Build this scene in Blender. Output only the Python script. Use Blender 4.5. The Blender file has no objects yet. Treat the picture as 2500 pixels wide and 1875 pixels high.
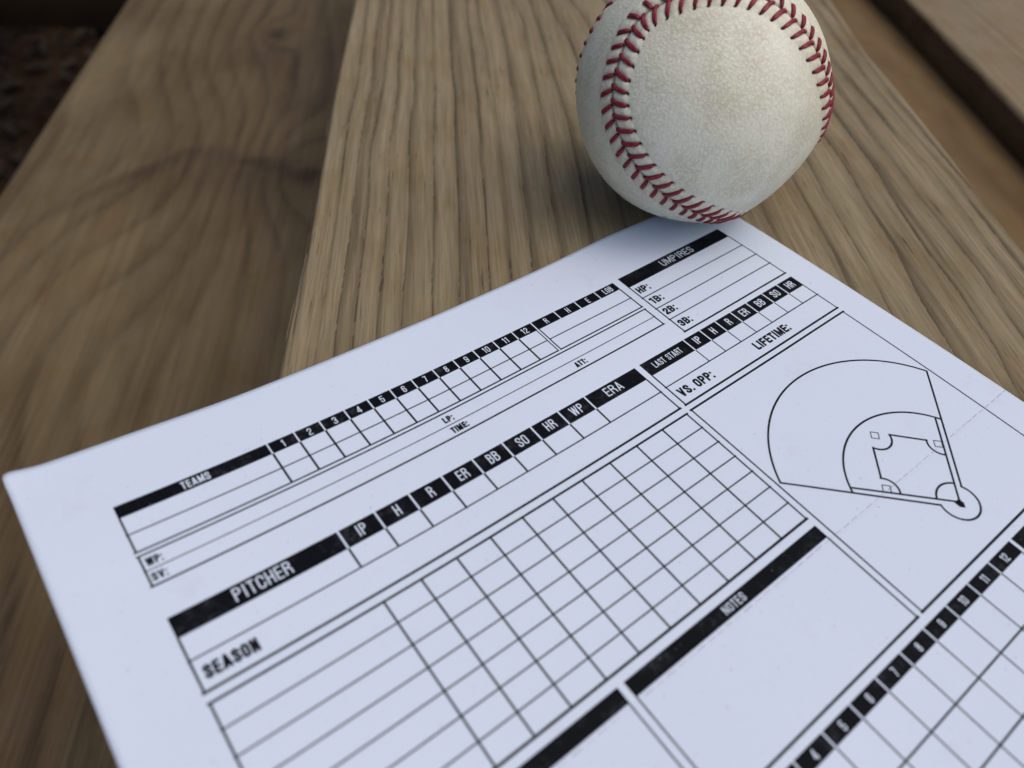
import bpy, math, numpy as np
from mathutils import Matrix, Vector
D = bpy.data
SC = bpy.context.scene
COL = SC.collection
MM = 0.001                      # everything below is measured in millimetres, built at real size

# ------------------------------------------------------------------ camera
RW = [[0.792853, -0.419079, 0.442443], [-0.606594, -0.612449, 0.506902], [0.058542, -0.670282, -0.739794]]
cam = D.cameras.new('camera'); camo = D.objects.new('camera', cam); COL.objects.link(camo)
cam.sensor_width = 36; cam.lens = 36 * 1836.2 / 2500
cam.clip_start = 0.005; cam.clip_end = 200
m = Matrix.Identity(4)
for i in range(3):
    m[i][0] = RW[i][0]; m[i][1] = -RW[i][1]; m[i][2] = -RW[i][2]
m.translation = Vector((0, 0, 143.94)) * MM
camo.matrix_world = m
cam.dof.use_dof = True
cam.dof.focus_distance = 0.208
cam.dof.aperture_fstop = 9.3
cam.dof.aperture_blades = 0
SC.camera = camo

# ------------------------------------------------------------------ light
W = D.worlds.new('World'); SC.world = W; W.use_nodes = True
nt = W.node_tree; nt.nodes.clear()
sky = nt.nodes.new('ShaderNodeTexSky'); sky.sky_type = 'NISHITA'; sky.sun_disc = False
SUN_EL = math.radians(66); SUN_AZ = math.radians(142)     # azimuth clockwise from +Y
sky.sun_elevation = SUN_EL; sky.sun_rotation = SUN_AZ
sky.air_density = 1.0; sky.dust_density = 6.0; sky.ozone_density = 0.6; sky.altitude = 0
bg = nt.nodes.new('ShaderNodeBackground'); bg.inputs[1].default_value = 0.10
wo = nt.nodes.new('ShaderNodeOutputWorld')
nt.links.new(sky.outputs[0], bg.inputs[0]); nt.links.new(bg.outputs[0], wo.inputs[0])
sun = D.lights.new('sun', 'SUN'); sun.energy = 0.9; sun.angle = math.radians(75); sun.color = (1.0, 0.975, 0.94)
suno = D.objects.new('sun', sun); COL.objects.link(suno)
sd = Vector((math.sin(SUN_AZ) * math.cos(SUN_EL), math.cos(SUN_AZ) * math.cos(SUN_EL), math.sin(SUN_EL)))
suno.rotation_euler = sd.to_track_quat('Z', 'Y').to_euler(); suno.location = (0.3, 0.4, 1.5)
vs = SC.view_settings; vs.view_transform = 'Standard'; vs.look = 'None'; vs.exposure = -0.05; vs.gamma = 1.0
SC.render.filter_size = 1.3 if hasattr(SC.render, 'filter_size') else 1.5

# ------------------------------------------------------------------ helpers
def mesh_np(name, V, F, smooth=True, attrs=None, uv=None):
    """V (n,3) in mm, F (m,4) or (m,3)."""
    me = D.meshes.new(name); V = np.asarray(V, np.float32) * MM; F = np.asarray(F, np.int32); k = F.shape[1]
    me.vertices.add(len(V)); me.vertices.foreach_set('co', V.ravel())
    me.loops.add(F.size); me.loops.foreach_set('vertex_index', F.ravel())
    me.polygons.add(len(F)); me.polygons.foreach_set('loop_start', np.arange(0, F.size, k, dtype=np.int32))
    me.polygons.foreach_set('loop_total', np.full(len(F), k, np.int32))
    me.update(calc_edges=True); me.validate()
    me.polygons.foreach_set('use_smooth', np.full(len(me.polygons), smooth))
    for an, av in (attrs or {}).items():
        a = me.attributes.new(an, 'FLOAT', 'POINT'); a.data.foreach_set('value', np.asarray(av, np.float32))
    if uv is not None:
        l = me.uv_layers.new(name='UVMap'); l.data.foreach_set('uv', np.asarray(uv, np.float32)[F.ravel()].ravel())
    return me

def link(name, me, mat, parent=None, **props):
    o = D.objects.new(name, me); COL.objects.link(o)
    if mat is not None: me.materials.append(mat)
    if parent is not None: o.parent = parent
    for k, v in props.items(): o[k] = v
    return o

def grid_faces(nx, ny, off=0):
    i, j = np.meshgrid(np.arange(nx - 1), np.arange(ny - 1), indexing='ij')
    a = (i * ny + j).ravel() + off
    return np.stack([a, a + ny, a + ny + 1, a + 1], 1)

def vnoise(x, y, seed=0, octaves=1):
    """smooth value noise, numpy"""
    out = 0; amp = 1.0; tot = 0
    for o in range(octaves):
        rng = np.random.RandomState(seed + o * 17); T = rng.rand(256, 256)
        xi = np.floor(x).astype(int); yi = np.floor(y).astype(int); fx = x - xi; fy = y - yi
        fx = fx * fx * (3 - 2 * fx); fy = fy * fy * (3 - 2 * fy)
        g = lambda a, b: T[a % 256, b % 256]
        v = g(xi, yi) * (1 - fx) * (1 - fy) + g(xi + 1, yi) * fx * (1 - fy) + g(xi, yi + 1) * (1 - fx) * fy + g(xi + 1, yi + 1) * fx * fy
        out = out + v * amp; tot += amp; amp *= 0.5; x = x * 2.03; y = y * 2.03
    return out / tot

class N:
    """tiny node-graph helper"""
    def __init__(s, name):
        s.m = D.materials.new(name); s.m.use_nodes = True; s.t = s.m.node_tree
        s.b = s.t.nodes['Principled BSDF']
    def node(s, typ, ins=None, **kw):
        n = s.t.nodes.new(typ)
        for k, v in kw.items(): setattr(n, k, v)
        for k, v in (ins or {}).items(): s.set(n.inputs[k], v)
        return n
    def set(s, sock, v):
        if isinstance(v, bpy.types.NodeSocket): s.t.links.new(v, sock)
        elif isinstance(v, (tuple, list)) and sock.type == 'RGBA' and len(v) == 3: sock.default_value = (*v, 1)
        else: sock.default_value = v
    def attr(s, name): return s.node('ShaderNodeAttribute', attribute_name=name).outputs['Fac']
    def obj(s): return s.node('ShaderNodeTexCoord').outputs['Object']
    def scale(s, vec, xyz):
        return s.node('ShaderNodeMapping', {'Vector': vec, 'Scale': xyz}).outputs[0]
    def noise(s, vec, sc, det=3, rough=.55, dist=0.):
        return s.node('ShaderNodeTexNoise', {'Vector': vec, 'Scale': sc, 'Detail': det, 'Roughness': rough, 'Distortion': dist}).outputs['Fac']
    def math(s, op, a, b=0., c=0., clamp=False):
        n = s.node('ShaderNodeMath', operation=op, use_clamp=clamp); s.set(n.inputs[0], a); s.set(n.inputs[1], b); s.set(n.inputs[2], c); return n.outputs[0]
    def maprange(s, v, a, b, c=0., d=1.):
        return s.node('ShaderNodeMapRange', {'Value': v, 'From Min': a, 'From Max': b, 'To Min': c, 'To Max': d}).outputs[0]
    def mix(s, f, a, b, blend='MIX'):
        n = s.node('ShaderNodeMix', data_type='RGBA', blend_type=blend); s.set(n.inputs[0], f); s.set(n.inputs[6], a); s.set(n.inputs[7], b); return n.outputs[2]
    def ramp(s, f, stops):
        n = s.node('ShaderNodeValToRGB', {'Fac': f}); e = n.color_ramp.elements
        while len(e) < len(stops): e.new(0.5)
        for q, (p, c) in zip(e, stops): q.position = p; q.color = (*c, 1) if isinstance(c, tuple) else (c, c, c, 1)
        return n.outputs[0]
    def bump(s, h, dist, strength=1., normal=None):
        i = {'Height': h, 'Distance': dist, 'Strength': strength}
        if normal is not None: i['Normal'] = normal
        return s.node('ShaderNodeBump', i).outputs[0]
    def out(s, **k):
        for a, v in k.items(): s.set(s.b.inputs[{'color': 'Base Color', 'rough': 'Roughness', 'normal': 'Normal', 'spec': 'Specular IOR Level', 'sheen': 'Sheen Weight'}[a]], v)
        return s.m

# ------------------------------------------------------------------ materials
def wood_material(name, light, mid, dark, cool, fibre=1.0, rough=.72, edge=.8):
    n = N(name); ob = n.obj(); ring = n.attr('ring')
    # local x runs across the plank, y along it (metres)
    f1 = n.noise(n.scale(ob, (1600, 45, 300)), 1, 4, .62)          # hair-fine fibres
    f2 = n.noise(n.scale(ob, (420, 9, 100)), 1, 3, .5)             # broader streaks
    big = n.noise(n.scale(ob, (26, 9, 9)), 1, 4, .55)              # patches of weathering
    big2 = n.noise(n.scale(ob, (60, 30, 30)), 1, 4, .6)
    r2 = n.math('ADD', ring, n.maprange(f2, .3, .7, -.2, .2), clamp=True)
    c = n.ramp(r2, [(0.0, light), (.42, mid), (1.0, dark)])
    c = n.mix(n.maprange(big, .42, .68, 0, .75), c, cool, 'MULTIPLY')
    c = n.mix(n.maprange(big2, .48, .72, 0, .55), c, (.80, .66, .46), 'MULTIPLY')
    sp = n.noise(n.scale(ob, (900, 60, 100)), 1, 2, .5)            # short dark checks in the fibres
    sp = n.math('MULTIPLY', n.maprange(sp, .66, .74, 0, 1), n.maprange(big2, .4, .6, 0.2, 1))
    c = n.mix(n.math('MULTIPLY', sp, .75 * fibre), c, (.055, .042, .028))
    c = n.mix(n.maprange(f1, .3, .72, 0.0, .65 * fibre), c, (.47, .43, .37), 'MULTIPLY')
    c = n.mix(n.attr('side'), c, (edge, edge * .93, edge * .85), 'MULTIPLY')  # side faces multiplied darker by edge; on the right plank this paints shade
    gr = n.noise(ob, 2600, 2, .7)
    c = n.mix(n.maprange(gr, .4, .75, 0, .25 * fibre), c, (.6, .55, .5), 'MULTIPLY')
    h = n.math('ADD', n.math('MULTIPLY', f1, .6), n.math('MULTIPLY', f2, .5)); h = n.math('SUBTRACT', h, n.math('MULTIPLY', sp, .8))
    h = n.math('ADD', h, n.math('MULTIPLY', gr, .25))
    return n.out(color=c, rough=n.maprange(f1, .3, .7, rough - .06, rough + .12), normal=n.bump(h, 0.00042 * fibre, .9), spec=.28)

MAT_MID = wood_material('weathered_pine', (.325, .268, .172), (.252, .202, .124), (.070, .058, .040), (.76, .80, .77))
MAT_LOW = wood_material('brown_worn_pine', (.192, .146, .080), (.144, .104, .053), (.058, .038, .020), (.66, .64, .58), .35, .6)
MAT_RIGHT = wood_material('pale_weathered_pine', (.29, .228, .148), (.245, .19, .118), (.13, .10, .07), (.8, .82, .82), .7, .72, .5)  # low edge value: shade painted into the colour of its side faces
MAT_TAN = wood_material('amber_pine', (.185, .122, .055), (.16, .102, .045), (.11, .068, .03), (.8, .8, .8), .3)
MAT_DARK = wood_material('dark_brown_timber', (.075, .045, .025), (.06, .036, .02), (.02, .012, .008), (.8, .8, .8), .6)  # dark brown over the whole timber

n = N('dark_soil'); ob = n.obj()
c = n.ramp(n.noise(ob, 25, 5, .6), [(.3, (.014, .008, .005)), (.55, (.03, .018, .010)), (.8, (.05, .03, .016))])
MAT_SOIL = n.out(color=c, rough=.95, normal=n.bump(n.noise(ob, 60, 5, .6), .01), spec=.1)
n = N('dead_leaf'); c = n.ramp(n.noise(n.obj(), 40, 3), [(.35, (.010, .006, .003)), (.65, (.028, .016, .008))])
MAT_LEAF = n.out(color=c, rough=.85)

# ------------------------------------------------------------------ ground and leaf litter
GZ = -520.
R2 = 60000.
gv = [(x * R2, y * R2, GZ) for x in (-1, 1) for y in (-1, 1)]
link('ground', mesh_np('ground', gv, [(0, 2, 3, 1)], False), MAT_SOIL, kind='structure')
rng = np.random.RandomState(4)
LV = []; LF = []
for k in range(6000):
    ax, al = rng.uniform(-1500, 500), rng.uniform(0, 2600)
    th0 = math.radians(57); px = ax * math.sin(th0) + al * math.cos(th0); py = -ax * math.cos(th0) + al * math.sin(th0)
    L = rng.uniform(9, 24); w = L * rng.uniform(.3, .45); a = rng.uniform(0, 6.28); z = GZ + rng.uniform(2, 10); t = rng.uniform(-.25, .25, 2)
    P = np.array([(-L, 0, 0), (-.35 * L, w, 3), (.4 * L, w * .8, 5), (L, 0, 1), (.4 * L, -w * .8, 5), (-.35 * L, -w, 3), (0, 0, -3)])
    P = P @ np.array([[math.cos(a), math.sin(a), t[0]], [-math.sin(a), math.cos(a), t[1]], [0, 0, 1]])
    b = len(LV); LV += [(px + q[0], py + q[1], z + q[2] + 8) for q in P]
    LF += [(b + 6, b + i, b + (i + 1) % 6) for i in range(6)]
link('leaf_litter', mesh_np('leaf_litter', LV, LF, False), MAT_LEAF, kind='stuff', label='dead brown leaves lying on dark soil far below the boards', category='leaf litter')

# ------------------------------------------------------------------ the boards
TH = math.radians(57)                       # the boards run 57 degrees from the card's rows
ROT = TH - math.pi / 2                      # local x = across, local y = along
ZP = -0.9                                   # top of the board that carries ball and card
bleacher = D.objects.new('wooden_bleacher', None); COL.objects.link(bleacher)
bleacher.rotation_euler = (0, 0, ROT); bleacher.empty_display_size = .1
bleacher['label'] = 'stepped wooden bleacher of long weathered planks under the scorecard and ball'; bleacher['category'] = 'bleacher'

def plank(name, prof, ring_fn, xs, ys, thick, z, edge, mat, label, relief=.16, bevel=2.2, wob=0.6, seed=1):
    """A board: dense top sheet with real grain relief, rounded long edges, plain sides and ends.
    edge(y) -> (x_left, x_right) of the top."""
    U, Y = np.meshgrid(xs, ys, indexing='ij')                 # U in 0..1
    el, er = edge(Y[0]); X = el[None, :] + (er - el)[None, :] * U
    X = X + 0
    wl = (vnoise(Y / 26, Y * 0 + seed, seed, 3) - .5) * 2 * wob
    X = X + wl * (1 - U) * 1.0 - wl[:, ::-1] * U
    ring = ring_fn(X, Y)
    d = np.minimum((X - el[None, :]), (er[None, :] - X)); d = np.clip(d, 0, None)
    Z = z + relief * (.6 - ring) + (vnoise(X / 2.0, Y / 14, seed + 5, 2) - .5) * relief * .6 + (vnoise(X / 60, Y / 200, seed + 3, 2) - .5) * .5
    q = np.clip(1 - d / bevel, 0, 1); Z = Z - bevel * (1 - np.sqrt(np.clip(1 - q * q, 0, 1)))
    nx, ny = X.shape
    V = np.stack([X.ravel(), Y.ravel(), Z.ravel()], 1); F = grid_faces(nx, ny)
    ringv = ring.ravel(); b = len(V)
    # side walls: a few rows down each long edge
    Vs = [V]; Fs = [F]; Rs = [ringv]
    for side in (0, nx - 1):
        dz = np.array([0, -4, -thick * .5, -thick + 3, -thick]); inn = np.array([0, 0, 0, 0, 2.]) * (1 if side == 0 else -1)
        sx = X[side][None, :] + inn[:, None]; sy = np.repeat(Y[side][None, :], 5, 0); sz = np.minimum(Z[side][None, :], z) + dz[:, None]
        sz[1:] = z + dz[1:, None]
        sg = (1 if side == 0 else -1)
        sx = sx + (vnoise(sy / 30, sz / 9, seed + 9, 2) - .5) * .5
        sx[0] = X[side]
        Vs.append(np.stack([sx.ravel(), sy.ravel(), sz.ravel()], 1)); f = grid_faces(5, ny, b)
        Fs.append(f if side == 0 else f[:, ::-1]); Rs.append(np.clip(.35 + .5 * (vnoise(sz / 3.0, sy / 90, seed + 2, 2) - .5), 0, 1).ravel()); b += 5 * ny
    # underside
    lb = len(V) + 4 * ny; rb = len(V) + 5 * ny + 4 * ny
    j = np.arange(ny - 1); Fs.append(np.stack([lb + j, lb + j + 1, rb + j + 1, rb + j], 1))
    V = np.concatenate(Vs); F = np.concatenate(Fs)
    # ends
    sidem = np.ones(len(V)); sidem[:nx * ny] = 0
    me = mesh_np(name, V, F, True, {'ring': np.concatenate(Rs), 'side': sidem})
    return link(name, me, mat, bleacher, label=label)

# growth-ring lines traced as (across, along) positions on the board
LINES = [
 [(-60, 200), (-60, 201)], [(-38.5, 450), (-40, 150)],
 [(-33.2, 449), (-31.0, 360), (-31.1, 293), (-32.2, 260), (-32.2, 197), (-33, 150)],
 [(-25.9, 430), (-24.5, 376), (-25.2, 345), (-25.4, 287), (-26.9, 246), (-27.1, 197), (-28.2, 150)],
 [(-20.3, 376), (-20.2, 324), (-20.6, 287), (-23.0, 246), (-22.4, 197), (-23.5, 147), (-24, 120)],
 [(-14.8, 377), (-14.8, 332), (-15.0, 282), (-16.7, 251), (-16.3, 197), (-17.5, 155)],
 [(-7.9, 377), (-8.1, 353), (-8.2, 306), (-9.4, 261), (-9.4, 197), (-10.8, 160)],
 [(-1.0, 378), (-.7, 332), (-.7, 283), (-1.3, 197), (-2, 165)],
 [(6.6, 378), (7.1, 326), (7.9, 289), (6.9, 252), (6.8, 197), (6.1, 165)],
 [(15.6, 379), (16, 340), (16.4, 307), (16.3, 262), (15.7, 233), (15.6, 197), (14.9, 165)],
 [(20.9, 379), (21.9, 334), (22.6, 284), (22.6, 243), (22.3, 197), (21.5, 150)],
 [(29.0, 380), (30.3, 348), (31.0, 308), (30.6, 273), (30.2, 243), (29, 197), (28, 150)],
 [(37.8, 381), (40.5, 357), (40.5, 321), (40.4, 273), (39.8, 238), (38.5, 197), (37, 140)],
 [(46, 381), (48.2, 331), (49.1, 296), (50.3, 273), (50.3, 234), (48.5, 197), (47, 140)],
 [(54.9, 382), (57.8, 355), (61, 332), (62, 280), (61, 220), (59, 140)],
 [(66, 383), (70.6, 362), (76, 320), (78, 270), (77, 200), (74, 120)],
 [(84, 383), (88, 340), (93, 300), (96, 250), (95, 200), (92, 120)],
 [(110, 383), (110, 300), (111, 240), (110, 190), (108, 120)],
 [(130, 300), (128, 231), (126.6, 190), (125, 158), (124, 100)],
 [(138, 300), (137, 240), (135.6, 190), (134, 158), (132, 100)],
 [(151, 320), (150.8, 256), (150.5, 228), (148.9, 204), (148.9, 188), (146.4, 166), (145.5, 141)],
 [(161, 300), (162.1, 233), (160.1, 211), (158.8, 185), (159.9, 167), (158.8, 142), (155.5, 121)],
 [(170, 330), (171, 254), (170.8, 227), (171.4, 204), (172, 177), (170, 145)],
 [(178.5, 322), (180.8, 268), (183.2, 229), (182, 197), (180.7, 165)],
 [(192, 393), (187.8, 311), (188.3, 257), (189, 229), (187.5, 180)],
 [(199, 393), (193.6, 304), (193, 257), (193.0, 186)],
 [(215, 200), (215, 201)]]
LW = [2, 1.2, 1.6, 3.4, 1.3, 1.5, 2.6, 1.2, 4.2, 1.6, 1.4, 3.0, 1.8, 3.2, 3.5, 2, 3, 4, 2.2, 1.6, 4.5, 5, 3.0, 2.4, 2.0, 1.5, 2]

def ring_mid(X, Y):
    y = Y[0]; out = np.zeros_like(X); B = []
    for L in LINES:
        p = sorted((b, a) for a, b in L); yy = np.array([q[0] for q in p]); aa = np.array([q[1] for q in p])
        B.append(np.interp(y, yy, aa))
    B = np.array(B)
    k = np.exp(-np.linspace(-2, 2, 31) ** 2); k /= k.sum()
    B = np.array([np.convolve(np.pad(b, 15, 'edge'), k, 'valid') for b in B])
    wob = (vnoise(X / 40 + 3, Y / 22, 3, 3) - .5) * 1.0 + (vnoise(X / 9, Y / 60, 8, 2) - .5) * .8
    Xw = X + wob
    for i in range(len(B) - 1):
        d = Xw - B[i][None, :]; w = B[i + 1][None, :] - B[i][None, :]
        inside = (d >= 0) & (d < w)
        lwv = LW[i] * .9 * (.65 + .8 * vnoise(Y / 55 + i * 7, Y * 0 + i, 11, 2))
        late = np.exp(-(d / lwv) ** 1.6) * (.75 + .25 * vnoise(Y / 30 + i * 3, Y * 0, 5))
        pre = np.clip((d / w - .55) / .45, 0, 1) ** 1.6 * .42      # slow darkening before the next line
        fine = (.5 + .5 * np.sin((d / w) * 6.283 * max(1, round(float(np.mean(w)) / 3.2)) + i)) * .13
        crack = np.exp(-(d / .28) ** 2) * .5 * (vnoise(Y / 40 + i * 5, Y * 0 + i, 21, 2) > .42)
        out = np.where(inside, np.clip(late * .74 + pre + fine + crack, 0, 1), out)
    return out

def edge_mid(y):
    l = np.interp(y, [60, 136, 207, 283, 373, 600, 1500], [-43, -41.6, -39.8, -39.5, -37.1, -35, -35]); r = np.interp(y, [60, 188, 246, 298, 330, 391, 1500], [190, 193.8, 197, 199, 199.2, 205, 210])
    return l, r
ys = np.unique(np.concatenate([np.linspace(-500, 60, 57), np.linspace(60, 420, 460), np.linspace(420, 800, 160), np.linspace(800, 1800, 60)]))
plank('plank', None, ring_mid, np.linspace(0, 1, 640), ys, 38, ZP, edge_mid, MAT_MID, 'weathered pale plank with dark raised grain lines that carries the ball', relief=.26, wob=.9)

def ring_low(X, Y):
    ph = X / 24.0 + (vnoise(X / 110 + 1, Y / 260, 31, 2) - .5) * 2.4
    for kx, ky, r, s in ((-96, 462, 38, 2.2), (-165, 500, 62, -1.2), (-137, 683, 16, 1.6), (-215, 290, 60, 1.2), (-190, 640, 70, .9)):
        q = ((X - kx) / r) ** 2 + ((Y - ky) / (r * 1.7)) ** 2
        ph = ph + s * np.exp(-q)
    fr = ph - np.floor(ph)
    g = np.clip((fr - .35) / .5, 0, 1) ** 1.5 * np.clip((1 - fr) / .12, 0, 1) * .75
    g = g * (.5 + .7 * vnoise(X / 30, Y / 120, 41, 2))
    for kx, ky, a, b, dk in ((-88, 462, 8, 8, 2.4), (-137, 683, 7, 10, 1.7), (-118, 478, 26, 6, .9)):
        g = np.maximum(g, dk * np.exp(-((X - kx) / a) ** 2 - ((Y - ky) / b) ** 2))
    yb = 497 - 1.02 * np.clip(-168 - X, 0, None) - .55 * np.clip(X + 150, 0, None) + (vnoise(X / 18, X * 0, 51) - .5) * 6
    band = np.exp(-((Y - yb) / np.where(Y > yb, 6, 12)) ** 2) * np.clip((X + 266) / 30, 0, 1) * (X < -85)     # curved grain beside the knot
    g = np.maximum(g, (.95 - .5 * np.exp(-((X + 140) / 22) ** 2)) * band * (.6 + .4 * vnoise(X / 20, Y / 20, 43)))
    dark = np.clip(vnoise(X / 90 + 2.3, Y / 130 + .4, 47, 2) * 1.5 - .55, 0, .5)
    below = np.clip((yb - Y) / 8, 0, 1) * .17
    return np.clip(g * .46 + dark * .9 + below, 0, 1)
ysl = np.unique(np.concatenate([np.linspace(-500, 200, 40), np.linspace(200, 900, 330), np.linspace(900, 2200, 60)]))
plank('plank', None, ring_low, np.linspace(0, 1, 260), ysl, 38, -150, lambda y: (np.full_like(y, -280.2), np.full_like(y, -45.)), MAT_LOW, 'lower brown worn plank with a knot beside the pale plank', relief=.3, bevel=5, seed=7, wob=.8)

def ring_plain(seed, per):
    def fn(X, Y):
        ph = X / per + (vnoise(X / 60 + 1, Y / 240, seed, 3) - .5) * 3
        fr = ph - np.floor(ph); return np.clip((fr - .3) / .6, 0, 1) ** 1.4 * np.clip((1 - fr) / .15, 0, 1) * (.5 + .6 * vnoise(X / 25, Y / 100, seed + 1))
    return fn
ysr = np.linspace(-600, 2200, 240)
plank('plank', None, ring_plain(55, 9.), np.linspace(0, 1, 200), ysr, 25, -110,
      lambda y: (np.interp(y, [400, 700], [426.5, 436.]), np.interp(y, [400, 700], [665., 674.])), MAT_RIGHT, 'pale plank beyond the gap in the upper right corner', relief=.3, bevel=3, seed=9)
plank('plank', None, ring_plain(65, 30.), np.linspace(0, 1, 60), ysr, 38, -136.5,
      lambda y: (np.full_like(y, 210.), np.full_like(y, 760.)), MAT_TAN, 'smooth amber brown plank seen down in the gap', relief=.1, bevel=4, seed=13)
# supporting joist across, lower down, seen at the top left
def box(name, x0, x1, y0, y1, z0, z1, mat, label, seed=3):
    xs = np.linspace(x0, x1, 60); yy = np.array([y0, y0 + 2, y1 - 2, y1]); zz = np.array([z1, z1, z0, z0])
    prof = [(y0, z0 + 2), (y0, z1 - 2), (y0 + 2, z1), (y1 - 2, z1), (y1, z1 - 2), (y1, z0 + 2), (y1 - 2, z0), (y0 + 2, z0)]
    V = [(x, p[0], p[1]) for p in prof for x in xs]; k = len(xs)
    F = [(a * k + i, ((a + 1) % 8) * k + i, ((a + 1) % 8) * k + i + 1, a * k + i + 1) for a in range(8) for i in range(k - 1)]
    V = np.array(V, float); V[:, 1] += (vnoise(V[:, 0] / 40, V[:, 2] / 20, seed, 2) - .5) * .8
    me = mesh_np(name, V, F, True, {'ring': vnoise(V[:, 2] / 4, V[:, 0] / 80, seed)})
    return link(name, me, mat, bleacher, label=label)
box('joist', -1300, 700, 1101, 1141, -330, -189, MAT_DARK, 'dark support timber crossing below the planks')
# unseen plank added out of view, left of the gap, to shade it
plank('plank', None, ring_plain(75, 14.), np.linspace(0, 1, 60), ysr, 38, -150, lambda y: (np.full_like(y, -900.), np.full_like(y, -665.)), MAT_LOW, 'added unseen brown plank that shades the left gap', relief=.2, bevel=4, seed=17)

# ------------------------------------------------------------------ the printed scorecard
K = 1.0113                                     # fitted paper units -> mm
CU, CV = .7017904 * 143.94, .54953813 * 143.94
ZC = [0.04153057, -0.03090491, -0.02071133, -0.02445084, 0.02276461]
def paper_z(u, v):
    v = np.clip(v, -50, 140); a = (u - CU) / 143.94; b = (v - CV) / 143.94
    z = (ZC[0] * a * a + ZC[1] * a * b + ZC[2] * b * b + ZC[3] * a ** 3 + ZC[4] * a * a * b) * 143.94
    lo = ZP + .35
    return lo + np.log1p(np.exp((z - lo) / .35)) * .35
UL, UR, VB, VT = -23.05, 193.1, -148.0, 131.7
nu, nv = 181, 221
us_ = np.linspace(UL, UR, nu); vs_ = np.linspace(VB, VT, nv)
U, V_ = np.meshgrid(us_, vs_, indexing='ij')
Z = paper_z(U, V_) + (vnoise(U / 45, V_ / 45, 3, 2) - .5) * .45
Z = Z - .55 * np.exp(-((U - 181.7) ** 2 + (V_ - 134) ** 2) / 2 / 18 ** 2)       # pressed down by the ball
# soft bulge of the left corner's edge, small knocked corner
Z = Z + 1.2 * np.exp(-((U - UL) ** 2 + (V_ - VT) ** 2) / 2 / 3.0 ** 2)
U2 = U + 0.; V2 = V_ + (vnoise(U / 30, U * 0, 77) - .5) * 1.0 * np.clip((V_ - 126) / 6, 0, 1)
cut = np.clip(1 - ((U - UL) + (VT - V_)) / 1.6, 0, 1); U2 = U2 + cut * .5; V2 = V2 - cut * .5
TK = .28
top = np.stack([U2.ravel(), V2.ravel(), Z.ravel()], 1); bot = top - np.array([0, 0, TK])
F1 = grid_faces(nu, nv); F2 = F1[:, ::-1] + nu * nv
border = np.concatenate([np.arange(nu) * nv, (nu - 1) * nv + np.arange(1, nv), (np.arange(nu - 2, -1, -1)) * nv + nv - 1, np.arange(nv - 2, 0, -1)])
bn = np.roll(border, -1); F3 = np.stack([border, border + nu * nv, bn + nu * nv, bn], 1)
PU0, PV0, PV1 = UL, -46.0, VT
uvx = (U - PU0) / (UR - PU0); uvy = (V_ - PV0) / (PV1 - PV0)
uv = np.stack([uvx.ravel(), uvy.ravel()], 1); uv2 = uv.copy(); uv2[:, 0] -= 5
me = mesh_np('scorecard', np.concatenate([top, bot]), np.concatenate([F1, F2, F3]), True, None, np.concatenate([uv, uv2]))

# --- the print, drawn as strokes into a mask in the card's own millimetres
PP = 16.
IW, IH = int((UR - PU0) * PP), int((PV1 - PV0) * PP)
INK = np.zeros((IH, IW), np.float32); PRF = np.zeros((IH, IW), np.float32)
def win(u0, u1, v0, v1):
    i0 = max(int((u0 - PU0) * PP) - 3, 0); i1 = min(int((u1 - PU0) * PP) + 4, IW); j0 = max(int((v0 - PV0) * PP) - 3, 0); j1 = min(int((v1 - PV0) * PP) + 4, IH)
    if i1 <= i0 or j1 <= j0: return None
    x = PU0 + (np.arange(i0, i1) + .5) / PP; y = PV0 + (np.arange(j0, j1) + .5) / PP
    return i0, i1, j0, j1, x[None, :], y[:, None]
def put(w, cov, white=False, T=INK):
    s = T[w[2]:w[3], w[0]:w[1]]
    if white: np.minimum(s, 1 - cov, out=s)
    else: np.maximum(s, cov, out=s)
def rect(u0, v0, u1, v1, white=False, T=INK, val=1.):
    w = win(u0, u1, v0, v1)
    if w is None: return
    cx = np.clip(np.minimum(w[4] - u0, u1 - w[4]) * PP + .5, 0, 1); cy = np.clip(np.minimum(w[5] - v0, v1 - w[5]) * PP + .5, 0, 1)
    put(w, (cx * cy * val).astype(np.float32), white, T)
def seg(p, q, hw, white=False, clip=None, T=INK, val=1.):
    w = win(min(p[0], q[0]) - hw, max(p[0], q[0]) + hw, min(p[1], q[1]) - hw, max(p[1], q[1]) + hw)
    if w is None: return
    dx, dy = q[0] - p[0], q[1] - p[1]; L2 = dx * dx + dy * dy + 1e-12
    t = np.clip(((w[4] - p[0]) * dx + (w[5] - p[1]) * dy) / L2, 0, 1)
    d = np.hypot(w[4] - p[0] - t * dx, w[5] - p[1] - t * dy)
    c = np.clip((hw - d) * PP + .5, 0, 1)
    if clip is not None:
        c = c * np.clip(np.minimum(w[4] - clip[0], clip[2] - w[4]) * PP + .5, 0, 1) * np.clip(np.minimum(w[5] - clip[1], clip[3] - w[5]) * PP + .5, 0, 1)
    put(w, (c * val).astype(np.float32), white, T)
def poly(P, hw, **k):
    for a, b in zip(P[:-1], P[1:]): seg(a, b, hw, **k)
def H(v, u0, u1, t=.34):
    t = t * 1.22 + .03; rect(u0 - t / 2, v - t / 2, u1 + t / 2, v + t / 2)
def V(u, v0, v1, t=.40):
    t = t * 1.05 + .02; rect(u - t / 2, min(v0, v1), u + t / 2, max(v0, v1))

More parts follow.
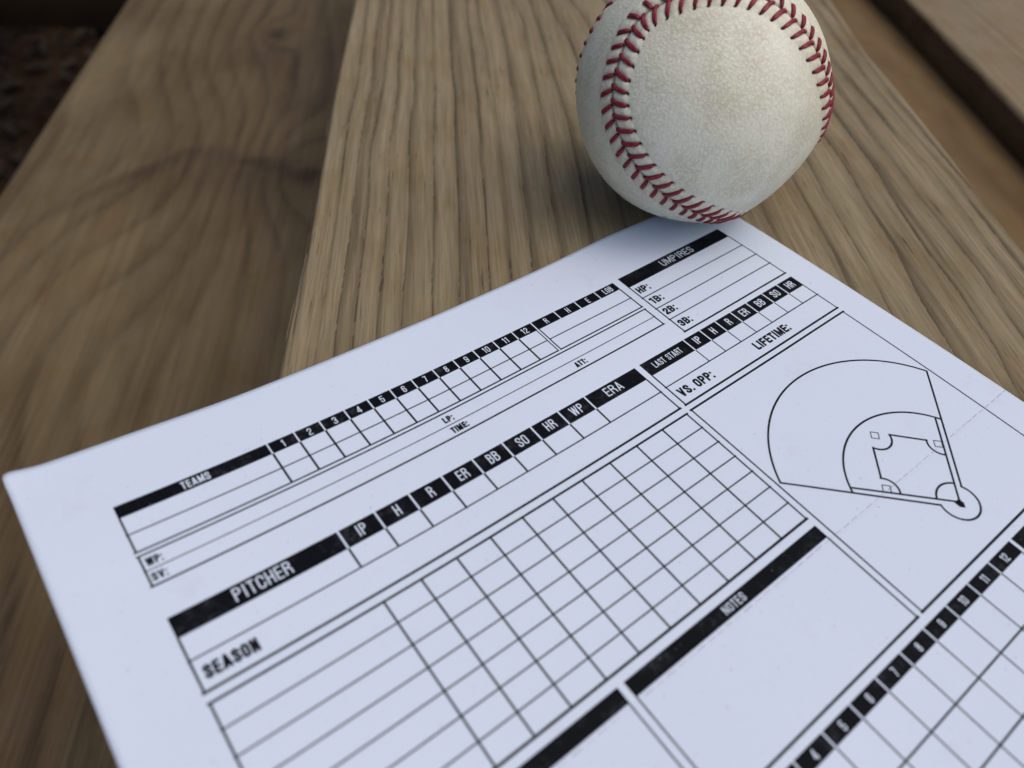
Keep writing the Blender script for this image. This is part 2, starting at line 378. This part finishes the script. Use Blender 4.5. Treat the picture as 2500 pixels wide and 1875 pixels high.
# --- condensed lettering built from strokes; box w x 1
def arcp(cx, cy, rx, ry, a0, a1, n=10):
    return [(cx + rx * math.cos(math.radians(a0 + (a1 - a0) * i / n)), cy + ry * math.sin(math.radians(a0 + (a1 - a0) * i / n))) for i in range(n + 1)]
def glyph(ch, w, a):
    L, Rr, T, B = a, w - a, 1 - a, a; c = w / 2; r = (Rr - L) / 2; ry = r * .95
    if ch == 'I': return [[(w / 2, -1), (w / 2, 2)]]
    if ch == '1': return [[(w * .62, -1), (w * .62, 2)], [(w * .62, 1 - a * .9), (w * .12, .80)]]
    if ch == 'L': return [[(L, 2), (L, B), (2, B)]]
    if ch == 'H': return [[(L, -1), (L, 2)], [(Rr, -1), (Rr, 2)], [(L, .5), (Rr, .5)]]
    if ch == 'T': return [[(-1, T), (2, T)], [(c, -1), (c, T)]]
    if ch == 'E': return [[(2, T), (L, T), (L, B), (2, B)], [(L, .51), (w * .88, .51)]]
    if ch == 'F': return [[(2, T), (L, T), (L, -1)], [(L, .5), (w * .88, .5)]]
    if ch == 'N': return [[(L, -1), (L, 2)], [(Rr, -1), (Rr, 2)], [(L, 1 - a * .6), (Rr, a * .6)]]
    if ch == 'M': return [[(L, -1), (L, 2)], [(Rr, -1), (Rr, 2)], [(L, 1.0), (c, .12), (Rr, 1.0)]]
    if ch == 'V': return [[(a * .75, 1.1), (c, a * .4)], [(w - a * .75, 1.1), (c, a * .4)]]
    if ch == 'W': return [[(a * .8, 1.1), (w * .29, 0.0)], [(w * .29, 0), (c, .95)], [(c, .95), (w * .71, 0)], [(w * .71, 0), (w - a * .8, 1.1)]]
    if ch == 'A': return [[(a * .7, -.1), (c, 1 - a * .3)], [(w - a * .7, -.1), (c, 1 - a * .3)], [(w * .22, .26), (w * .78, .26)]]
    if ch in 'O0': return [[(L, B + ry), (L, T - ry)] + arcp(c, T - ry, r, ry, 180, 0) + arcp(c, B + ry, r, ry, 0, -180)]
    if ch == 'C': return [[(Rr, .66), (Rr, T - ry)] + arcp(c, T - ry, r, ry, 0, 180) + arcp(c, B + ry, r, ry, 180, 360) + [(Rr, .34)]]
    if ch == 'U': return [[(L, 2), (L, B + ry)] + arcp(c, B + ry, r, ry, 180, 360) + [(Rr, 2)]]
    if ch == 'P': return [[(L, -1), (L, T), (c, T)] + arcp(c, T - .21, r, .21, 90, -90) + [(L, T - .42)]]
    if ch == 'R': return [[(L, -1), (L, T), (c, T)] + arcp(c, T - .20, r, .20, 90, -90) + [(L, T - .40)], [(c, T - .40), (Rr, T - .58), (Rr + .02, -.05)]]
    if ch == 'B': return [[(L, T), (c, T)] + arcp(c, T - .185, r * .95, .185, 90, -90) + [(L, T - .37)], [(c, T - .37)] + arcp(c, (T - .37 + B) / 2, r, (T - .37 - B) / 2, 90, -90) + [(L, B)], [(L, -1), (L, 2)]]
    if ch == 'D': return [[(L, B), (L, T), (c, T)] + arcp(c, T - ry, r, ry, 90, 0) + arcp(c, B + ry, r, ry, 0, -90) + [(L, B)]]
    if ch == 'S' : return [[(Rr, .70), (Rr, T - ry)] + arcp(c, T - ry, r, ry, 0, 180) + [(L, .70), (c, .51), (Rr, .34), (Rr, B + ry)] + arcp(c, B + ry, r, ry, 0, -180) + [(L, .30)]]
    if ch == '2': return [[(L, .70), (L, T - ry)] + arcp(c, T - ry, r, ry, 180, 0) + [(Rr, .64), (L, .18), (L, B), (2, B)]]
    if ch == '3': return [[(L, .74), (L, T - ry)] + arcp(c, T - ry, r, ry, 180, 0) + [(Rr, .62), (c, .52), (Rr, .42), (Rr, B + ry)] + arcp(c, B + ry, r, ry, 0, -180) + [(L, .27)]]
    if ch == '4': return [[(w * .68, -1), (w * .68, 2)], [(w * .66, 1), (a * .6, .27)], [(a * .6, .27), (2, .27)]]
    if ch == '5': return [[(w * .93, T), (L, T), (L, .52), (c, .60)] + arcp(c, .60 - ry, r, ry, 90, 0) + arcp(c, B + ry, r, ry, 0, -180) + [(L, .28)]]
    if ch == '6': return [[(Rr, .74), (Rr, T - ry)] + arcp(c, T - ry, r, ry, 0, 180) + arcp(c, B + ry, r, ry, 180, 360) + arcp(c, .58 - ry, r, ry, 0, 180)]
    if ch == '9': return [[(L, .26), (L, B + ry)] + arcp(c, B + ry, r, ry, 180, 360) + arcp(c, T - ry, r, ry, 0, 180) + arcp(c, .42 + ry, r, ry, 180, 360)]
    if ch == '7': return [[(-1, T), (Rr, T), (w * .38, -.05)]]
    if ch == '8': return [arcp(c, T - .19, r * .95, .19, 0, 360, 20), arcp(c, B + .225, r, .225, 0, 360, 20)]
    return []
WID = {'I': .20, 'M': .66, 'W': .76, '1': .34, 'A': .56, 'V': .54, 'E': .44, 'F': .43, 'L': .42, 'T': .47, ':': .17, '.': .17, ' ': .24, '4': .54, '7': .45}
def text(s, u, v, h, width=None, t=.15, white=False, center=False, gap=.115, val=1.):
    if t > .18: gap = .065; t = t + .015
    ws = [max(WID.get(c, .50), t * 1.05 if c in 'I:.' else 0) + (t - .15) * 1.2 * (c not in 'I:. ') for c in s]; tot = sum(ws) + gap * (len(s) - 1)
    sx = h if width is None else width / tot
    if center: u = u - tot * sx / 2
    hw = t * h * .5
    for c, w in zip(s, ws):
        x0, y0 = u, v; gw = w * sx; a = t * .5
        box_ = (x0, y0, x0 + gw, y0 + h)
        if c in ':.':
            d = t * h * .95; rect(x0 + gw / 2 - d / 2, y0, x0 + gw / 2 + d / 2, y0 + d, white)
            if c == ':': rect(x0 + gw / 2 - d / 2, y0 + h * .56, x0 + gw / 2 + d / 2, y0 + h * .56 + d, white)
        else:
            # design in units of h, with real aspect gw/h
            for P in glyph(c, gw / h, a):
                P = [(x0 + min(max(p[0], -.2), gw / h + .2) * h, y0 + min(max(p[1], -.3), 1.3) * h) for p in P]
                poly(P, hw, white=white, clip=box_, val=val)
        u += (w + gap) * sx

k = K
# coordinates below: fitted units times K
def S(x): return x * k
# line score table
x0, xr = S(-7.34), S(134.22); r0, r1, r2, r3, r4, r5, r6 = [S(q) for q in (112.76, 109.41, 104.77, 100.05, 98.99, 95.11, 91.38)]
tc = [S(q) for q in (25.8, 32.4, 38.88, 45.43, 51.85, 58.17, 64.46, 70.88, 77.21, 83.6, 90.08, 96.55)]
tR, tH, tE, tL = S(103.3), S(111.53), S(119.1), S(126.7)
rect(x0, r1, xr, r0)
for q in tc + [tR - .1, tH, tE, tL]: rect(q - .18, r1 - .2, q + .18, r0 + .3, white=True)
H(r2, x0, xr, .26); H(r3, x0, xr, .38); H(r4, x0, xr, .38); H(r5, x0, xr, .2); H(r6, x0, xr, .38)
V(x0 + .2, r6, r1, .42); V(xr - .2, r3, r1, .42); V(xr - .2, r6, r4, .42)
rect(x0 - .3, r4 + .2, xr + .3, r3 - .2, white=True)
for q in tc: V(q, r3, r1, .50)
V(tR - .55, r3, r1, .32); V(tR + .35, r3, r1, .36); rect(tR - .38, r3 - .1, tR + .16, r1, white=True)
text('TEAMS', S(5.9), S(110.05), 2.1, 6.2, .15, True)
cells = tc + [tR]
for i in range(12): text(str(i + 1), (cells[i] + cells[i + 1]) / 2, S(110.0), 2.15, None, .12, True, True)
for s_, a, b in (('R', tR, tH), ('H', tH, tE), ('E', tE, tL)): text(s_, (a + b) / 2, S(110.0), 2.15, None, .12, True, True)
text('LOB', S(129.1), S(110.05), 2.15, 3.3, .13, True)
text('WP:', S(-6.4), S(95.95), 2.05, 3.2, .20); text('SV:', S(-6.6), S(92.3), 2.0, 3.0, .20)
text('LP:', S(63.6), S(95.95), 2.0, 2.9, .24); text('TIME:', S(63.6), S(92.3), 2.0, 4.8, .24)
text('ATT:', S(102.9), S(92.3), 1.95, 3.8, .24)
# umpires
um, ur = S(136.59), S(180.44); u = [S(q) for q in (113.18, 108.34, 102.71, 97.13, 91.71, 85.77)]
rect(um, u[1], ur, u[0]); H(u[5], um, ur, .45)
for q in u[2:5]: H(q, um, ur, .28)
V(um + .2, u[5], u[1], .42); V(ur - .2, u[5], u[1], .38)
text('UMPIRES', S(152.5), S(109.5), 2.75, 13.6, .115, True)
for s_, q in zip(('HP:', '1B:', '2B:', '3B:'), u[2:]): text(s_, S(137.7), q + 1.75, 2.75, 4.6, .225)
# last start
lm = S(117.1); l = [S(q) for q in (83.75, 78.95, 73.9, 66.76)]
rect(lm, l[1], ur, l[0]); H(l[2], lm, ur, .28); H(l[3], lm, ur, .48); V(lm + .2, l[3], l[1], .42); V(ur - .2, l[3], l[1], .38)
sc_ = [S(q) for q in (133.84, 140.39, 146.71, 153.18, 159.9, 166.9, 173.58)]
for q in sc_: rect(q - .2, l[1] - .2, q + .2, l[0] + .3, white=True); V(q, l[2], l[1], .32)
text('LAST START', S(120.2), S(80.4), 2.15, 10.6, .115, True)
for s_, a, b in zip(('IP', 'H', 'R', 'ER', 'BB', 'SO', 'HR'), sc_, sc_[1:] + [ur]): text(s_, (a + b) / 2, S(80.1), 2.7, None, .13, True, True)
text('VS. OPP:', S(118.6), S(68.9), 3.0, 12.6, .215); text('LIFETIME:', S(148.2), S(68.8), 3.0, 14.4, .215)
# pitcher
pl, pr = S(-7.35), S(115.3); p = [S(q) for q in (83.68, 78.82, 73.58, 66.77)]
rect(pl, p[1], pr, p[0]); H(p[2], pl, pr, .28); H(p[3], pl, pr, .48); V(pl + .2, p[3], p[1], .45); V(pr - .2, p[3], p[1], .42)
cc = [S(q) for q in (27.88, 36.74, 45.4, 54.1, 62.73, 71.42, 80.08, 88.75, 97.5)]
for q in cc: rect(q - .22, p[1] - .2, q + .22, p[0] + .3, white=True); V(q, p[2], p[1], .48)
text('PITCHER', S(4.5), S(79.95), 3.1, 12.0, .115, True)
for s_, a, b in zip(('IP', 'H', 'R', 'ER', 'BB', 'SO', 'HR', 'WP'), cc, cc[1:]): text(s_, (a + b) / 2 + .1, S(80.0), 2.9, None, .115, True, True)
text('ERA', S(102.9), S(80.0), 2.95, 5.6, .115, True)
text('SEASON', S(-5.9), S(68.7), 2.95, 10.4, .215)
# stats grid
g = [S(q) for q in (64.56, 59.25, 53.86, 48.49, 43.14, 37.72, 32.37, 27.12)]; gx = [S(27.7 + 8.755 * i) for i in range(10)]; gr_ = S(115.38)
H(g[0], pl, gr_, .45); H(g[7], pl, gr_, .5); V(pl + .2, g[7], g[0], .45); V(gr_ - .2, g[7], g[0], .42)
for q in g[1:7]: H(q, pl, gr_, .28)
for q in gx: V(q, g[7], g[0], .46)
# field box and notes boxes
fm = S(116.95); H(S(64.8), fm, ur, .48); V(fm + .2, S(-1.5), S(64.8), .42); V(ur - .2, S(-1.5), S(64.8), .38); H(S(-1.5), fm, ur, .48)
nl, nm, nr = S(54.66), S(56.26), S(115.4); n0, n1 = S(24.92), S(21.4)
rect(nm, n1, nr, n0); rect(pl, n1, nl, n0)
H(S(-1.6), nm, nr, .46); H(S(-1.6), pl, nl, .46); V(nm + .2, S(-1.6), n1, .36); V(nr - .2, S(-1.6), n1, .42); V(nl - .2, S(-1.6), n1, .36); V(pl + .2, S(-1.6), n1, .42)
text('NOTES', S(83.0), S(22.25), 1.95, 6.4, .13, True)
# batting table at the foot
m0, m1, m2, m3 = S(-3.64), S(-6.96), S(-16.1), S(-25.29); mc = [S(71.44 + 8.5 * i) for i in range(-7, 9)] + [S(147.62)]
rect(pl, m1, S(148.45), m0); rect(S(149.3), m1, ur, m0)
rect(S(148.45), m1 - .3, S(149.3), m0 + .3, white=True)
for q in mc[:-1]: rect(q - .19, m1 - .2, q + .19, m0 + .3, white=True)
for q in mc[:-1] + [S(148.2)]: V(q, -46, m1, .34)
V(S(149.5), -46, m1, .34); V(S(158.2), -46, m1, .34); V(S(167), -46, m1, .34); V(ur - .2, -46, m1, .4)
for i in range(5): H(m1 - (m1 - m2) * (i + 1), pl, S(148.3), .34); H(m1 - (m1 - m2) * (i + 1), S(149.4), ur, .34)
for i in range(1, 13):
    a = S(71.44 + 8.5 * (i - 4)); b = a + S(8.5)
    text(str(i), (a + b) / 2, m1 + .65, 1.95, None, .13, True, True)
# ball field diagram
t = .27
def circ(cx, cy, r, a0, a1, hw=t, n=60):
    poly([(cx + r * math.cos(math.radians(a0 + (a1 - a0) * i / n)), cy + r * math.sin(math.radians(a0 + (a1 - a0) * i / n))) for i in range(n + 1)], hw)
fx = 150.4; hy = 9.0
circ(fx, 21.9, 34.6, 26.6, 153.4)
circ(fx, 15.7, 21.3, 27.6, 152.4)
seg((fx + 30.9, 37.4), (fx + 4.2, 10.9), t); seg((fx - 30.9, 37.4), (fx - 4.7, 11.1), t)
circ(fx - .2, 8.9, 4.85, 26, -206)
seg((fx + 17.9, 26.6), (fx + .3, 9.2), t); seg((fx - 18.1, 26.6), (fx - .5, 9.2), t)
seg((153.7, 30.6), (160.1, 23.9), t); seg((146.9, 30.6), (140.6, 23.9), t)
circ(150.3, 31.9, 3.7, -22, -158, t, 24)
circ(162.3, 21.2, 3.55, 128, 225, t, 24); circ(138.3, 21.2, 3.55, 52, -45, t, 24)
circ(fx - .1, 9.3, 4.9, 43, 137, t, 24)
def diamond(cx, cy, r=1.35, keep=4):
    P = [(cx, cy + r), (cx + r, cy), (cx, cy - r), (cx - r, cy), (cx, cy + r)]; poly(P, .13)
diamond(150.5, 32.6); diamond(161.5, 21.5); diamond(139.1, 21.3)
for dy in np.arange(0, 1.9, .1):
    hw_ = .95 if dy < .9 else .95 * (1.9 - dy) / 1.0
    rect(150.0 - hw_, 8.9 - dy, 150.0 + hw_, 9.05 - dy)
rect(149.1, 8.9, 151, 9.5)
# perforation: short dashes and a scored line
rngp = np.random.RandomState(8); q = UL + 2
while q < UR - 1:
    L_ = rngp.uniform(1.6, 2.6)
    if not (nl - 3 < q < nl + 2):
        vv = 20.95 + rngp.uniform(-.06, .06)
        seg((q, vv), (q + L_, vv + rngp.uniform(-.05, .05)), .055, val=rngp.uniform(.3, .8))
    seg((q, 20.95), (q + L_, 20.95), .16, T=PRF)
    q += L_ + rngp.uniform(.6, 1.2)
rect(UL, 20.2, UR, 20.9, T=PRF, val=.35)

img = D.images.new('card_print', IW, IH, alpha=False, float_buffer=False); img.colorspace_settings.name = 'Non-Color'
buf = np.ones((IH, IW, 4), np.float32); buf[..., 0] = INK; buf[..., 1] = PRF; buf[..., 2] = 0
img.pixels.foreach_set(buf.ravel()); img.update(); img.pack()
del buf

n = N('printed_card_stock'); uvn = n.node('ShaderNodeTexCoord').outputs['UV']; ob = n.obj()
tex = n.node('ShaderNodeTexImage', {'Vector': uvn}, extension='CLIP', interpolation='Linear'); tex.image = img
sp = n.node('ShaderNodeSeparateColor', {'Color': tex.outputs['Color']})
ink = sp.outputs[0]; prf = sp.outputs[1]
fib = n.noise(ob, 1800, 3, .6); spk = n.noise(ob, 1100, 2, .5); mott = n.noise(ob, 18, 3, .5)
paper = n.mix(n.maprange(mott, .3, .7, 0, 1), (.625, .71, .855), (.65, .735, .88))
paper = n.mix(n.maprange(spk, .70, .78, 0, .5), paper, (.30, .32, .40))
paper = n.mix(n.maprange(fib, .35, .7, 0, .06), paper, (.5, .5, .55))
sm = n.noise(ob, 55, 4, .65); sm = n.maprange(sm, .62, .8, 0, .22)
paper = n.mix(sm, paper, (.42, .42, .46))
wear = n.math('MULTIPLY', n.maprange(n.noise(ob, 130, 4, .7), .50, .68, 0, 1), n.maprange(n.noise(ob, 900, 3, .6), .4, .62, 0, 1))
inkc = n.mix(n.math('MULTIPLY', wear, .6), (.004, .005, .008), (.05, .056, .07))
pin = n.maprange(n.noise(ob, 1500, 1, .5), .775, .80, 0, .35)
inkc = n.mix(pin, inkc, (.35, .38, .45))
col = n.mix(ink, paper, inkc)
hh = n.math('ADD', n.math('MULTIPLY', fib, .12), n.math('MULTIPLY', prf, -1.))
MAT_CARD = n.out(color=col, rough=n.mix(ink, (.62,) * 3, (.55,) * 3), normal=n.bump(hh, .00010, .7), spec=n.maprange(ink, 0, 1, .3, .06))
card = link('scorecard', me, MAT_CARD, None, label='white printed baseball scorecard with black header bars and grids on the plank', category='scorecard')

# ------------------------------------------------------------------ the baseball
KB = 1.0043
BC = np.array([181.70, 134.19, 143.94 + (37.163 - 143.94) * KB]); BR = 37.163 * KB
BC = np.array([181.70 * KB, 134.19 * KB, 143.94 + (37.163 - 143.94) * KB])
RB = np.array([[-0.4520114299, 0.6673085367, -0.5919332598], [-0.8618822271, -0.1557109981, 0.4826107248], [0.2298797378, 0.7283223201, 0.6455245187]])
AA = 0.35534799
NT = 2160
tt = np.linspace(0, 4 * np.pi, 20000, endpoint=False)
def bcurve(t):
    al = np.pi / 2 - (np.pi / 2 - AA) * np.cos(t); be = t / 2 + AA * np.sin(2 * t)
    return np.stack([np.sin(al) * np.cos(be), np.sin(al) * np.sin(be), np.cos(al)], 1)
Q0 = bcurve(tt); cl = np.concatenate([[0], np.cumsum(np.linalg.norm(np.roll(Q0, -1, 0) - Q0, axis=1))]); LT = cl[-1]
sN = np.arange(NT) / NT * LT; tN = np.interp(sN, cl, np.concatenate([tt, [4 * np.pi]])); Q = bcurve(tN) @ RB.T
Q = Q / np.linalg.norm(Q, axis=1)[:, None]
_T = np.roll(Q, -1, 0) - np.roll(Q, 1, 0); _S = np.cross(_T / np.linalg.norm(_T, axis=1)[:, None], Q)
Q = Q + _S * (-1.0 / 37 * np.exp(-(((sN * 37.3 - 391) / 9) ** 2)))[:, None]; Q /= np.linalg.norm(Q, axis=1)[:, None]   # hand-sewn seam wanders a little
Tn = np.roll(Q, -1, 0) - np.roll(Q, 1, 0); Tn /= np.linalg.norm(Tn, axis=1)[:, None]; SD = np.cross(Tn, Q)
ARC = sN * BR; LEN = LT * BR; PITCH = LEN / 108; S0 = 390.2 * BR / 37.0 + .3
Qf = Q.astype(np.float32)

# cube-sphere directions
ng = 250; e = np.tan(np.linspace(-np.pi / 4, np.pi / 4, ng)); A_, B_ = np.meshgrid(e, e, indexing='ij'); O_ = np.ones_like(A_)
P = np.concatenate([np.stack(q, -1).reshape(-1, 3) for q in ((O_, A_, B_), (-O_, B_, A_), (A_, B_, O_)[::1], (B_, A_, -O_), (B_, O_, A_), (A_, -O_, B_))])
P /= np.linalg.norm(P, axis=1)[:, None]
FF = np.concatenate([grid_faces(ng, ng, i * ng * ng) for i in range(6)])
# merge the seams of the cube sphere
key = np.round(P * 1e5).astype(np.int64); _, first, inv = np.unique(key, axis=0, return_index=True, return_inverse=True); inv = inv.ravel()
P = P[first]; FF = inv[FF]
v0, v1, v2 = P[FF[:, 0]], P[FF[:, 1]], P[FF[:, 2]]
flip = (np.cross(v1 - v0, v2 - v0) * v0).sum(1) < 0; FF[flip] = FF[flip][:, ::-1]
idx = np.empty(len(P), np.int64)
for i in range(0, len(P), 20000): idx[i:i + 20000] = (P[i:i + 20000].astype(np.float32) @ Qf.T).argmax(1)
dv = ((P - Q[idx]) * SD[idx]).sum(1); dt_ = ((P - Q[idx]) * Tn[idx]).sum(1)
ang = np.arccos(np.clip((P * Q[idx]).sum(1), -1, 1)); dist = ang * BR * np.sign(dv); sarc = ARC[idx] + dt_ * BR
ad = np.abs(dist); HL = 5.0; BACK = 1.9
jit = lambda kk, s: (np.sin(kk * 12.9898 + s * 78.233) * 43758.5453 % 1.0)
SLOPE = BACK / HL; OSL = .27             # the outer legs lie squarer to the seam
OUT_SHIFT = 1.0                           # the outer leg starts a little behind the inner one
sh = np.where(dist < 0, OUT_SHIFT, 0.)
ph = (sarc + np.where(dist < 0, OSL, SLOPE) * ad + sh - S0) / PITCH; kk = np.round(ph); pf = ph - kk
wd = np.clip(ad / 1.0, 0, 1) ** .5 * np.clip((5.6 - ad) / 1.6, 0, 1)
body = -0.6 + 1.0 * np.exp(-(ad / 11.) ** 2)
puff = .42 * (1 - np.exp(-(pf * PITCH / .95) ** 2)) * wd * (1 + .4 * (vnoise(sarc / 3.0, dist * 0 + 3, 5) - .5))
groove = -.75 * np.exp(-(ad / .42) ** 2) - .25 * np.exp(-(ad / 1.2) ** 2)
HLv = np.where(dist < 0, HL - .5, HL)
hole = -.55 * np.exp(-((ad - HLv - .1) / .42) ** 2 - (pf * PITCH / .45) ** 2)
ruff = .10 * (vnoise(P[:, 0] * 30 + 50, P[:, 1] * 30 + P[:, 2] * 17 + 50, 9, 3) - .5)
hgt = body + puff + groove + hole + ruff
holem = np.clip(np.where(dist < 0, .8, 1.6) * np.exp(-((ad - HLv - .2) / .42) ** 2 - (pf * PITCH / .5) ** 2), 0, 1)
groovem = np.exp(-(ad / .38) ** 2)
VB_ = BC + P * (BR + hgt)[:, None]
ball = D.objects.new('baseball', None); COL.objects.link(ball); ball.location = Vector(BC * MM); ball.empty_display_size = .04
ball['label'] = 'worn off-white leather baseball with red stitching, resting on the card corner'; ball['category'] = 'baseball'
# blue print showing at the underside
def hitdir(x, y):
    Rw = np.array(RW); v = Rw @ np.array([x - 1250, y - 937.5, 1836.2]); v /= np.linalg.norm(v); o = np.array([0, 0, 143.94]) - BC
    b = v @ o; qd = b * b - (o @ o - BR * BR); return (o + v * (-b - math.sqrt(max(qd, 0)))) / BR
blue = np.zeros(len(P))
for (x, y, s_) in ((1622, 532, .9), (1628, 536, .9), (1641, 541, 1.0), (1645, 543, .7)):
    h_ = hitdir(x, y); dd = np.linalg.norm(P - h_, axis=1) * BR; blue = np.maximum(blue, np.clip((s_ - dd) * 3, 0, 1))

n = N('worn_leather'); ob = n.obj()
sdm = n.attr('seam'); hm = n.attr('hole'); gm = n.attr('groove'); bl = n.attr('blue')
peb = n.node('ShaderNodeTexVoronoi', {'Vector': ob, 'Scale': 1300., 'Randomness': 1.}, feature='SMOOTH_F1').outputs['Distance']
peb2 = n.noise(ob, 1500, 3, .6, .4)
lo = n.noise(ob, 34, 4, .55); lo2 = n.noise(ob, 90, 4, .6); fine = n.noise(ob, 700, 4, .7)
c = n.mix(n.maprange(lo, .38, .66, 0, 1), (.845, .85, .725), (.785, .775, .62))
c = n.mix(n.maprange(lo2, .48, .74, 0, .28), c, (.68, .63, .50), 'MULTIPLY')
c = n.mix(n.math('MULTIPLY', n.maprange(peb, .18, .5, 0, 1), n.maprange(lo2, .35, .6, .12, .34)), c, (.42, .39, .30))
c = n.mix(n.maprange(fine, .62, .78, 0, .45), c, (.34, .31, .235))
c = n.mix(n.math('MULTIPLY', sdm, n.maprange(fine, .35, .62, 0, .34)), c, (.47, .40, .28))
c = n.mix(n.math('MULTIPLY', gm, .5), c, (.22, .07, .06))
c = n.mix(n.math('MULTIPLY', hm, .92), c, (.018, .010, .010))
c = n.mix(bl, c, (.02, .04, .14))
hh = n.math('ADD', n.math('MULTIPLY', peb, -.55), n.math('MULTIPLY', peb2, .8))
nb = n.bump(hh, .00021, n.maprange(sdm, 0, 1, .9, .35))
MAT_LEATHER = n.out(color=c, rough=n.maprange(lo2, .3, .7, .46, .62), normal=nb, spec=.38)
me = mesh_np('cover', (VB_ - BC), FF, True, {'seam': np.exp(-(ad / 6.5) ** 4), 'hole': holem, 'groove': groovem, 'blue': blue})
link('cover', me, MAT_LEATHER, ball)

n = N('red_waxed_thread'); ob = n.obj(); tw = n.attr('twist')
f = n.noise(ob, 1400, 3, .6)
c = n.mix(n.maprange(f, .35, .68), (.275, .018, .038), (.145, .010, .021))
c = n.mix(n.maprange(n.noise(ob, 500, 3, .6), .58, .75, 0, .35), c, (.33, .07, .07))
MAT_THREAD = n.out(color=c, rough=.5, normal=n.bump(n.math('ADD', tw, n.math('MULTIPLY', f, .5)), .00016, .8), spec=.4)

def interpQ(s):
    x = (s / LEN * NT) % NT; i = int(x); fr = x - i; j = (i + 1) % NT
    q = Q[i] * (1 - fr) + Q[j] * fr; q /= np.linalg.norm(q); sd = SD[i] * (1 - fr) + SD[j] * fr; sd -= sd @ q * q; sd /= np.linalg.norm(sd)
    return q, sd
def surf(d, s):
    q, sd = interpQ(s); a = d / BR; return q * math.cos(a) + sd * math.sin(a)
def hcoarse(d): return -0.6 + 1.0 * math.exp(-(abs(d) / 11.) ** 2)
rngs = np.random.RandomState(12)
NS, NR = 12, 12
def stitch_leg(kq, sgn):
    s_a = S0 + kq * PITCH - (OUT_SHIFT if sgn < 0 else 0.)
    j1, j2, j3 = rngs.uniform(-1, 1, 3)
    d0, d1 = (-.35 if sgn > 0 else .1), (HL if sgn > 0 else HL - .5) + .12 * j1
    pts = []; nrm = []
    for i in range(NS + 1):
        f = i / NS; d = (d0 + (d1 - d0) * f); s = s_a - (SLOPE if sgn > 0 else OSL) * abs(d) + .12 * j2 * f + .5 * (1 - min(1, d / 1.6)) ** 2 * (1 if sgn > 0 else .4)
        up = surf(sgn * d, s)
        lift = .10 + .32 * math.sin(math.pi * min(1, f * 1.02)) ** .8 - (.55 * max(0, (f - .84) / .16) ** 2) - (.35 * max(0, (.14 - f) / .14))
        pts.append(up * (BR + hcoarse(d) + lift)); nrm.append(up)
    pts = np.array(pts); nrm = np.array(nrm); tan = np.gradient(pts, axis=0); tan /= np.linalg.norm(tan, axis=1)[:, None]
    bi = np.cross(tan, nrm); bi /= np.linalg.norm(bi, axis=1)[:, None]; up = np.cross(bi, tan)
    Vv = []; tw = []
    wmax = .61 + .06 * j3
    for i in range(NS + 1):
        f = i / NS; w = wmax * (.55 + .45 * math.sin(math.pi * min(.5, f * .95 + .12)) if f < .5 else 1.0) * (1 - .32 * max(0, (f - .72) / .28) ** 1.5)
        hgt_ = .46 * (1 - .35 * max(0, (f - .75) / .25))
        if i in (0, NS): w *= .55; hgt_ *= .5
        for r_ in range(NR):
            a = 2 * math.pi * r_ / NR; ca, sa = math.cos(a), math.sin(a)
            ca = math.copysign(abs(ca) ** .8, ca)
            crease = 1 - .16 * math.exp(-((a - math.pi / 2) / .35) ** 2)
            Vv.append(pts[i] + bi[i] * ca * w + up[i] * sa * hgt_ * crease); tw.append(.5 + .5 * math.sin(a * 3 + f * 9))
    F = [(i * NR + r_, i * NR + (r_ + 1) % NR, (i + 1) * NR + (r_ + 1) % NR, (i + 1) * NR + r_) for i in range(NS) for r_ in range(NR)]
    c0 = len(Vv); Vv += [pts[0], pts[-1]]; tw += [.5, .5]
    F = [tuple(x) for x in F]
    tri = [(c0, (r_ + 1) % NR, r_, r_) for r_ in range(NR)]
    me = D.meshes.new('stitch')
    faces = [f_[::-1] for f_ in F] + [(c0, r_, (r_ + 1) % NR) for r_ in range(NR)] + [(c0 + 1, NS * NR + (r_ + 1) % NR, NS * NR + r_) for r_ in range(NR)]
    me.from_pydata([tuple(v * MM) for v in Vv], [], faces); me.update()
    me.polygons.foreach_set('use_smooth', [True] * len(me.polygons))
    at = me.attributes.new('twist', 'FLOAT', 'POINT'); at.data.foreach_set('value', tw)
    return me
for kq in range(108):
    for sgn in (1, -1):
        link('stitch', stitch_leg(kq, sgn), MAT_THREAD, ball)
